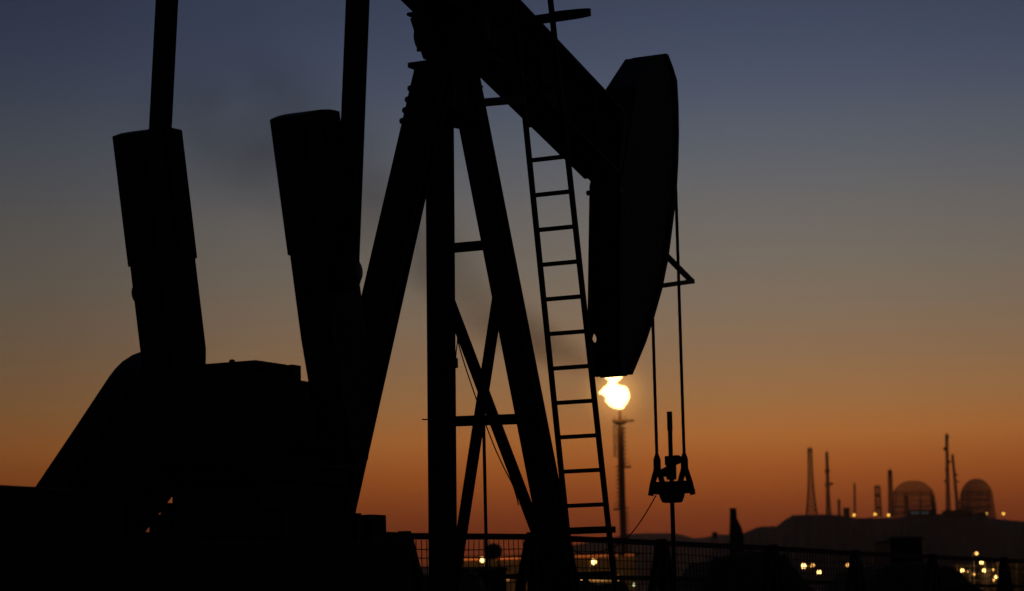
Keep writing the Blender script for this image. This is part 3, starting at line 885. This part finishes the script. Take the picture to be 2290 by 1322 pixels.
mast(2130, 1018, 2143, 1149, 7, 3.5, 'leaning slim mast beside the tallest mast', 16, panels=((1020, 7, 1),), dishes=((1062, 3, 2.5), (1077, 4, 2.5)), r=.42, br=.26)

def mesh_dish(pxc, top, bot, w_px, turn, label, Y, sp=1.0, th=.43):
    """billboard dish of open mesh: a round-topped paraboloid on raking back legs"""
    b, tt = hz(pxc, bot + 8, Y), hz(pxc, top, Y)
    root = empty('mesh_dish_antenna', (b.x, Y, b.z), turn); tag(root, label, 'dish antenna', 'mesh dishes on the hilltop')
    h = tt.z - b.z; w = w_px * Y / F / 2
    def half_w(z):                                   # outline: upright cheeks, round crown
        t = z / h
        return w * (1.0 if t < .42 else math.sqrt(max(0.0, 1 - ((t - .42) / .58) ** 2.3)))
    def bowl(x, z):
        return -.011 * (x * x + (z - h * .45) ** 2) + 3.0
    m = MB()
    nz = int(h / sp)
    for i in range(nz + 1):
        z = h * i / nz; e = half_w(z)
        if e < .3: continue
        k = max(2, int(e))
        xs = [-e + 2 * e * j / k for j in range(k + 1)]
        for x0, x1 in zip(xs, xs[1:]):
            m.bar((x0, bowl(x0, z), z), (x1, bowl(x1, z), z), th, th)
    nx = int(2 * w / sp)
    for i in range(nx + 1):
        x = -w + 2 * w * i / nx
        zt_ = h if abs(x) < .3 else h * (.42 + .58 * max(0.0, 1 - (abs(x) / w) ** 2) ** (1 / 2.3))
        k = max(2, int(zt_ / 2))
        zs = [zt_ * j / k for j in range(k + 1)]
        for z0, z1 in zip(zs, zs[1:]):
            m.bar((x, bowl(x, z0), z0), (x, bowl(x, z1), z1), th, th)
    m.build('mesh_reflector', M_FARM, root)
    for x in (-w * .8, -w * .3, w * .3, w * .8):
        for zt_, dp in ((h * .75, 9), (h * .45, 6)):
            MB().bar((x, bowl(x, zt_) + .3, zt_), (x * 1.05, dp + 3, 0), .45, .45).build('back_leg', M_FARM, root)
    for z in (h * .15, h * .32, h * .5, h * .68):
        e = half_w(z) * .96
        MB().bar((-e, bowl(e, z) + 1.2, z), (e, bowl(e, z) + 1.2, z), .5, .5).build('back_girder', M_FARM, root)
        MB().bar((-e, 5.5 - z * .1, z * .9), (e, 5.5 - z * .1, z * .9), .4, .4).build('back_girder', M_FARM, root)
    # feed horn boom reaching out in front of the bowl
    MB().bar((0, -9, h * .1), (0, bowl(0, 0), .5), .4, .4).build('feed_boom', M_FARM, root)
mesh_dish(2044, 1074, 1150, 98, R(-12), 'wide round topped mesh dish antenna behind the block topped mast', 1620)
mesh_dish(2189, 1070, 1155, 88, R(22), 'narrow upright mesh dish antenna at the outer end of the hilltop', 1620)

def hut(px0, px1, top, bot, label, mat=M_WALLD, windows=(), Y=YH - 40):
    a, b = hz(px0, top, Y), hz(px1, bot + 5, Y)
    root = empty('hilltop_hut', ((a.x + b.x) / 2, Y, b.z)); tag(root, label, 'hut', 'huts on the hilltop')
    w, h = b.x - a.x, a.z - b.z
    MB().box((-w / 2, -5, 0), (w / 2, 5, h)).build('wall', mat, root)
    MB().box((-w / 2 - .4, -5.4, h + .01), (w / 2 + .4, 5.4, h + .4)).build('roof', mat, root)
    for p0, p1, y0, y1 in windows:
        q0, q1 = hz(p0, y0, Y - 5.1), hz(p1, y1, Y - 5.1)
        MB().box((q0.x - root.location.x, -5.1, q1.z - b.z), (q1.x - root.location.x, -5.0, q0.z - b.z)).build('window', M_WINDOW, root)
hut(1888, 1898, 1138, 1153, 'small square hut standing on the hilltop before the thin pole mast')
hut(2034, 2092, 1142, 1152, 'long low hut with faintly lit windows before the wide dish', windows=((2037, 2045, 1145, 1149), (2047, 2055, 1145, 1149), (2061, 2068, 1145, 1149), (2070, 2076, 1145, 1149)))
hut(2110, 2172, 1144, 1152, 'dark flat hut at the foot of the tallest mast')
hut(2184, 2203, 1149, 1158, 'small dark hut at the foot of the narrow dish')

# ------------------------------------------------------------------ lamps
def lamp(px, py, r_px, Y, mat, label, group, pole=True, ground=0.0, arm=1, watt=0):
    p = at(px, py, Y)
    root = empty('floodlight', (p.x, Y, ground)); tag(root, label, 'floodlight', group)
    h = p.z - ground
    r = r_px * Y / F * .85
    if pole:
        MB().tube([(arm * .35, .25, 0), (arm * .35, .25, h + r)], .07 * max(1, Y / 400), 6, r1=.05).build('lamp_pole', M_FARM, root)
        MB().bar((arm * .35, .25, h + r), (0, .0, h + r + .05), .08, .08).build('lamp_arm', M_FARM, root)
    MB().box((-r, -r * .5, h + r + .02), (r, r * 1.2, h + r + .02 + r * .4)).build('lamp_hood', M_FARM, root)
    MB().lathe((0, 0, h), [(r * (.05 + math.sin(math.pi * k / 8)), -r * math.cos(math.pi * k / 8)) for k in range(9)], 12).build('lamp_glass', mat, root, smooth=True)
    if watt:
        ld = bpy.data.lights.new('lamp_light', 'POINT'); ld.energy = watt; ld.color = (1, .5, .16); ld.shadow_soft_size = .3
        lo = bpy.data.objects.new('lamp_light', ld); COL.objects.link(lo); lo.parent = root; lo.location = (0, -r - .35, h)
G1, G2 = 'amber lamps on the hilltop', 'floodlights of the plant beyond the fence'
for px, py, lab in ((1910, 1152, 'amber lamp on the hilltop below the thin pole mast'), (1957, 1150, 'amber lamp on the hilltop below the square topped tower'), (1987, 1152, 'amber lamp on the hilltop at the foot of the block topped mast'),
                    (2244, 1149, 'outermost amber lamp on the hilltop past the narrow dish')):
    lamp(px, py, 3.0, YH - 60, M_LAMP_H, lab, G1, ground=hz(px, py + 14, YH - 60).z)
lamp(2207, 1149, 1.6, YH - 60, M_LAMP_H, 'faint amber lamp in front of the narrow dish', G1, ground=hz(2207, 1163, YH - 60).z)
YL = 260.0
for px, py, r, mat, lab in (
        (1079, 1253, 5, M_LAMP, 'large bright floodlight seen between the post legs beside the round tank'),
        (1328, 1257, 5.5, M_LAMP, 'large bright floodlight seen through the ladder rails above the fence mid rail'),
        (1301, 1294, 3.2, M_LAMP_S, 'small lamp low behind the fence at the end of the lit loading bay'),
        (1210, 1296, 2.2, M_LAMP_S, 'tiny low lamp just beside the post leg next to the slim gap'),
        (1194, 1297, 2.0, M_LAMP_S, 'tiny low lamp between the fence brace and the post leg'),
        (1418, 1308, 3.0, M_LAMP_W, 'small greenish lamp low behind the fence near the wellhead'),
        (1797, 1266, 5.5, M_LAMP, 'brightest floodlight behind the fence below the hill slope'),
        (1818, 1264, 3.0, M_LAMP_S, 'small lamp right beside the brightest floodlight'),
        (1832, 1280, 4.2, M_LAMP, 'second floodlight just below the fence mid rail under the hill'),
        (1896, 1264, 3.6, M_LAMP_S, 'small amber lamp against the fence brace below the hill'),
        (1916, 1264, 2.6, M_LAMP_S, 'small amber lamp between the fence brace and the post'),
        (1930, 1281, 2.0, M_LAMP_S, 'dim narrow lamp right of the fence post under the hill'),
        (1858, 1315, 2.6, M_LAMP_W, 'small greenish lamp at the very bottom below the hill'),
        (2184, 1238, 3.6, M_LAMP_S, 'lone lamp standing above the fence top rail'),
        (2195, 1258, 4.2, M_LAMP, 'floodlight under the fence top rail above the lit process frame'),
        (2152, 1276, 3.8, M_LAMP, 'floodlight at the near corner of the lit process frame'),
        (2201, 1276, 4.0, M_LAMP, 'floodlight in the middle of the lit process frame below the mid rail'),
        (2222, 1274, 2.2, M_LAMP_S, 'tiny lamp beside the middle floodlight of the process frame'),
        (2227, 1291, 3.4, M_LAMP, 'lower lamp inside the lit process frame'),
        (2223, 1297, 2.6, M_LAMP_S, 'lowest dim lamp inside the lit process frame'),
        (2008, 1282, 2.6, M_LAMP_S, 'dim lamp behind the mound under the square cabin'),
        (2238, 1262, 1.5, M_LAMP_S, 'tiny dim lamp near the outer post high in the process frame'),
        (2241, 1284, 1.6, M_LAMP_S, 'tiny dim lamp halfway up the process frame by the outer post'),
        (2163, 1279, 1.6, M_LAMP_S, 'tiny dim lamp beside the near corner floodlight of the process frame'),
        (2015, 1279, 1.6, M_LAMP_S, 'faintest lamp behind the mound under the square cabin'),
        (1812, 1268, 1.5, M_LAMP_S, 'faint speck of light between the brightest floodlight and its small neighbour'),
        (1740, 1262, 1.4, M_LAMP_S, 'faint speck of light beside the fence post under the vent stack slope'),
        (2178, 1284, 2.6, M_LAMP_S, 'dim lamp low between two floodlights of the process frame')):
    lamp(px, py, r, 281.0 if px < 1430 else YL - 6, mat, lab, G2, arm=1 if px % 2 else -1, watt=0 if mat is not M_LAMP else 420 if px < 1430 else 130 if px > 2100 else 0)

# ------------------------------------------------------------------ plant beyond the fence
YW = 290.0
a, b = at(985, 1251, YW), at(1422, 1240, YW)
wr = empty('warehouse', ((a.x + b.x) / 2, YW, 0)); tag(wr, 'long low warehouse with a row of red orange eave lights', 'warehouse')
ww, hh_ = (b.x - a.x), (a.z + b.z) / 2
MB().box((-ww / 2, .3, 0), (ww / 2, 18, hh_)).build('wall', M_WALLP, wr)
MB().box((-ww / 2 - .5, -.3, hh_ + .01), (ww / 2 + .5, 18.5, hh_ + .25)).build('roof', M_WALLD, wr)
def loc(px, py, Y, root):
    return at(px, py, Y) - root.location
for x0, x1, y0, y1 in ((1012, 1072, 1251, 1250), (1108, 1164, 1249, 1247), (1166, 1200, 1247, 1246), (1286, 1322, 1243.5, 1242.5), (1324, 1358, 1242.5, 1241.5), (1360, 1382, 1241.5, 1240.5), (1398, 1418, 1240, 1239.5)):
    p, q = loc(x0, y0, YW - .1, wr), loc(x1, y1, YW - .1, wr)
    MB().bar(p, q, .12, .22).build('eave_light', M_STRIP, wr)
for k in range(24):
    x = -ww / 2 + ww * (k + .5) / 24
    MB().box((x - .07, .18, 0), (x + .07, .29, hh_ - .6)).build('wall_rib', M_WALLP, wr)
for x0, x1, y0, y1 in ((1130, 1139, 1289, 1298), (1164, 1174, 1288, 1298), (1376, 1384, 1288, 1302), (1361, 1366, 1291, 1299), (1305, 1358, 1292, 1299)):
    p, q = loc(x0, y0, YW + .2, wr), loc(x1, y1, YW + .2, wr)
    MB().box((p.x, .12, q.z), (q.x, .27, p.z)).build('lit_doorway', M_DOOR, wr)

def sphere_tank(pxc, pyc, rpx, Y):
    p = at(pxc, pyc, Y); r = rpx * Y / F
    root = empty('round_tank', (p.x, Y, 0)); tag(root, 'dark round tank on legs between the post legs of the pumpjack', 'tank')
    MB().lathe((0, 0, p.z), [(r * (.02 + math.sin(math.pi * k / 14)), -r * .95 * math.cos(math.pi * k / 14)) for k in range(15)], 24).build('vessel', M_TANK, root, smooth=True)
    for k in range(4):
        t = math.pi / 4 + k * math.pi / 2
        MB().tube([(r * .7 * math.cos(t), r * .7 * math.sin(t), 0), (r * .7 * math.cos(t), r * .7 * math.sin(t), p.z)], .08, 6).build('leg', M_TANK, root)
sphere_tank(1104, 1233, 19, 180)
# squat shed below the round tank and the one at the fence
def shed(px0, px1, top, Y, label, dep=4, slope_px=0):
    a, b = at(px0, top, Y), at(px1, top, Y)
    root = empty('equipment_cabin', ((a.x + b.x) / 2, Y, 0)); tag(root, label, 'cabin')
    w = b.x - a.x; h = (a.z + b.z) / 2; s = slope_px * Y / F
    MB().box((-w / 2, 0, 0), (w / 2, dep, h)).build('wall', M_WALLD, root)
    MB().hexa([(-w / 2 - .1, -.12, h + .005), (w / 2 + .1, -.12, h + .005), (w / 2 + .1, dep + .1, h + .005), (-w / 2 - .1, dep + .1, h + .005), (-w / 2, 0, h + .12 + s), (w / 2, 0, h + .12 + s), (w / 2, dep, h + .12), (-w / 2, dep, h + .12)]).build('roof', M_WALLD, root)
    MB().box((-w * .12, -.04, .1), (w * .12, -.004, h * .75)).build('door', M_WALLD, root)
shed(1990, 2061, 1208, 95, 'dark square cabin rising above the fence in front of the hill')
shed(1020, 1132, 1275, 120, 'low dark shed below the round tank behind the fence')
# bottle shaped stack
p = at(1641, 1141, 150); bx = at(1646, 1215, 150)
root = empty('vent_stack', (bx.x, 150, 0)); tag(root, 'dark bottle shaped vent stack with one sloping shoulder behind the fence', 'vent stack')
k = 150 / F
ol = [(1633, 1141), (1646, 1141), (1647, 1160), (1651, 1168), (1658, 1182), (1662, 1200), (1663, 1240), (1663, 1390), (1632, 1390), (1631, 1240), (1632, 1190), (1633, 1160)]
vs = [at(x, y, 150) - root.location for x, y in ol]
m = MB(); n = len(vs)
m.add([v + Vector((0, -.45, 0)) for v in vs] + [v + Vector((0, .45, 0)) for v in vs], [tuple(range(n)), tuple(range(2 * n - 1, n - 1, -1))] + [(i, i + n, (i + 1) % n + n, (i + 1) % n) for i in range(n)])
m.build('hopper', M_WALLD, root, bevel=.08)
c = at(1639.5, 1141, 150) - root.location
MB().lathe(c + Vector((0, 0, -.5)), [(.2, 0), (.2, .55), (.23, .56), (.23, .62)], 14).build('stack_pipe', M_WALLD, root)
# far small block on the distant ridge
p = at(1598, 1190, 900)
root = empty('water_tower', (p.x, 900, 0)); tag(root, 'tiny dark tower on the low ridge beside the vent stack', 'tower')
MB().box((-.9, -.9, p.z - 2.2), (.9, .9, p.z)).build('tank_block', M_WALLD, root)
for sx in (-.7, .7):
    for sy in (-.7, .7):
        MB().bar((sx, sy, 0), (sx, sy, p.z - 2.2), .3, .3).build('leg', M_WALLD, root)
# lit process frame
a, b = at(2140, 1262, YL), at(2300, 1262, YL)
pf = empty('process_frame', ((a.x + b.x) / 2, YL, 0)); tag(pf, 'lamp lit steel process frame of pipes and columns behind the fence', 'process frame')
w = b.x - a.x; h = a.z
for i in range(7):
    x = -w / 2 + w * i / 6
    for y in (0, 4):
        MB().bar((x, y, 0), (x, y, h), .22, .22).build('column', M_WALLP, pf)
for z in (h * .35, h * .68, h - .15):
    MB().box((-w / 2 - .3, -.3, z - .1), (w / 2 + .3, 4.3, z)).build('deck', M_WALLP, pf)
for i, (xx, rr) in enumerate(((-.36, .5), (-.12, .35), (.08, .6), (.3, .45))):
    MB().lathe((xx * w, 2, .1), [(rr, 0), (rr, h - 1.2), (rr * .6, h - .7)], 14).build('vessel', M_WALLP, pf, smooth=True)
for z in (h * .45, h * .55, h * .8):
    MB().tube([(-w / 2, .5, z), (w / 2, .5, z)], .14, 8).build('pipe', M_WALLP, pf)

# ------------------------------------------------------------------ smoke drifting from the flare
s0, s1 = at(1360, 835, YF), at(330, 150, YF)
ctr = (s0 + s1) / 2
ux = (s1 - s0); Ls = ux.length; ux.normalize()
uy = Vector((0, 1, 0)); uz = ux.cross(uy).normalized()
HS = 36.0
sm = MB().box((-1, -1, -1), (1, 1, 1)).build('smoke', M_FARM)
mw = Matrix.Identity(4)
for i in range(3):
    mw[i][0], mw[i][1], mw[i][2], mw[i][3] = ux[i] * Ls / 2, uy[i] * HS, uz[i] * HS, ctr[i]
sm.matrix_world = mw
tag(sm, 'thin brown smoke drifting away from the flare flame', 'smoke', kind='stuff')
vm = bpy.data.materials.new('drifting_smoke'); vm.use_nodes = True
t = vm.node_tree; t.nodes.clear()
tx = N(t, 'ShaderNodeTexCoord')
sp = N(t, 'ShaderNodeSeparateXYZ'); t.links.new(tx.outputs['Object'], sp.inputs[0])
def mth(op, a, b=None, c=None):
    n = N(t, 'ShaderNodeMath', operation=op)
    for i, v in enumerate((a, b, c)):
        if v is None: continue
        if isinstance(v, (int, float)): n.inputs[i].default_value = v
        else: t.links.new(v, n.inputs[i])
    return n.outputs[0]
X = mth('MULTIPLY_ADD', sp.outputs[0], .5, .5)                    # 0 at the flame, 1 far end
width = mth('MULTIPLY_ADD', X, 1.05, .11)
cen = mth('MULTIPLY', mth('SINE', mth('MULTIPLY', X, 7.0)), .12)
dy = mth('DIVIDE', sp.outputs[1], width)
dz = mth('DIVIDE', mth('SUBTRACT', sp.outputs[2], cen), width)
rad = mth('SQRT', mth('ADD', mth('MULTIPLY', dy, dy), mth('MULTIPLY', dz, dz)))
fall = N(t, 'ShaderNodeMapRange', interpolation_type='SMOOTHSTEP', i_1=0.0, i_2=1.1, i_3=1.0, i_4=0.0); t.links.new(rad, fall.inputs[0])
mp = N(t, 'ShaderNodeMapping'); mp.inputs['Scale'].default_value = (Ls / 2 / 19, HS / 19, HS / 19); t.links.new(tx.outputs['Object'], mp.inputs[0])
ns = N(t, 'ShaderNodeTexNoise'); ns.inputs['Scale'].default_value = .8; ns.inputs['Detail'].default_value = 4; ns.inputs['Distortion'].default_value = .6
t.links.new(mp.outputs[0], ns.inputs['Vector'])
nr = N(t, 'ShaderNodeMapRange', i_1=.33, i_2=.70, i_3=0.0, i_4=1.0); t.links.new(ns.outputs['Fac'], nr.inputs[0])
dens = mth('MULTIPLY', mth('MULTIPLY', fall.outputs[0], nr.outputs[0]), mth('DIVIDE', .016, mth('POWER', mth('ADD', X, .1), 1.25)))
endf = N(t, 'ShaderNodeMapRange', i_1=1.0, i_2=.8, i_3=0.0, i_4=1.0); t.links.new(X, endf.inputs[0])
dens = mth('MULTIPLY', dens, endf.outputs[0])
pv = N(t, 'ShaderNodeVolumePrincipled'); pv.inputs['Color'].default_value = (.36, .2, .13, 1); t.links.new(dens, pv.inputs['Density'])
ot = N(t, 'ShaderNodeOutputMaterial'); t.links.new(pv.outputs[0], ot.inputs['Volume'])
sm.data.materials.clear(); sm.data.materials.append(vm)

# ------------------------------------------------------------------ evening haze
HAZE = 1.25e-4
hb = MB().box((-2600, -500, -4), (2600, 4600, 175)).build('haze', M_FARM)
tag(hb, 'thin evening haze over the plain', 'haze', kind='stuff')
hm = bpy.data.materials.new('evening_haze'); hm.use_nodes = True
t = hm.node_tree; t.nodes.clear()
pv = N(t, 'ShaderNodeVolumePrincipled'); pv.inputs['Color'].default_value = (.82, .66, .5, 1); pv.inputs['Density'].default_value = HAZE; pv.inputs['Anisotropy'].default_value = .75
ot = N(t, 'ShaderNodeOutputMaterial'); t.links.new(pv.outputs[0], ot.inputs['Volume'])
hb.data.materials.clear(); hb.data.materials.append(hm)
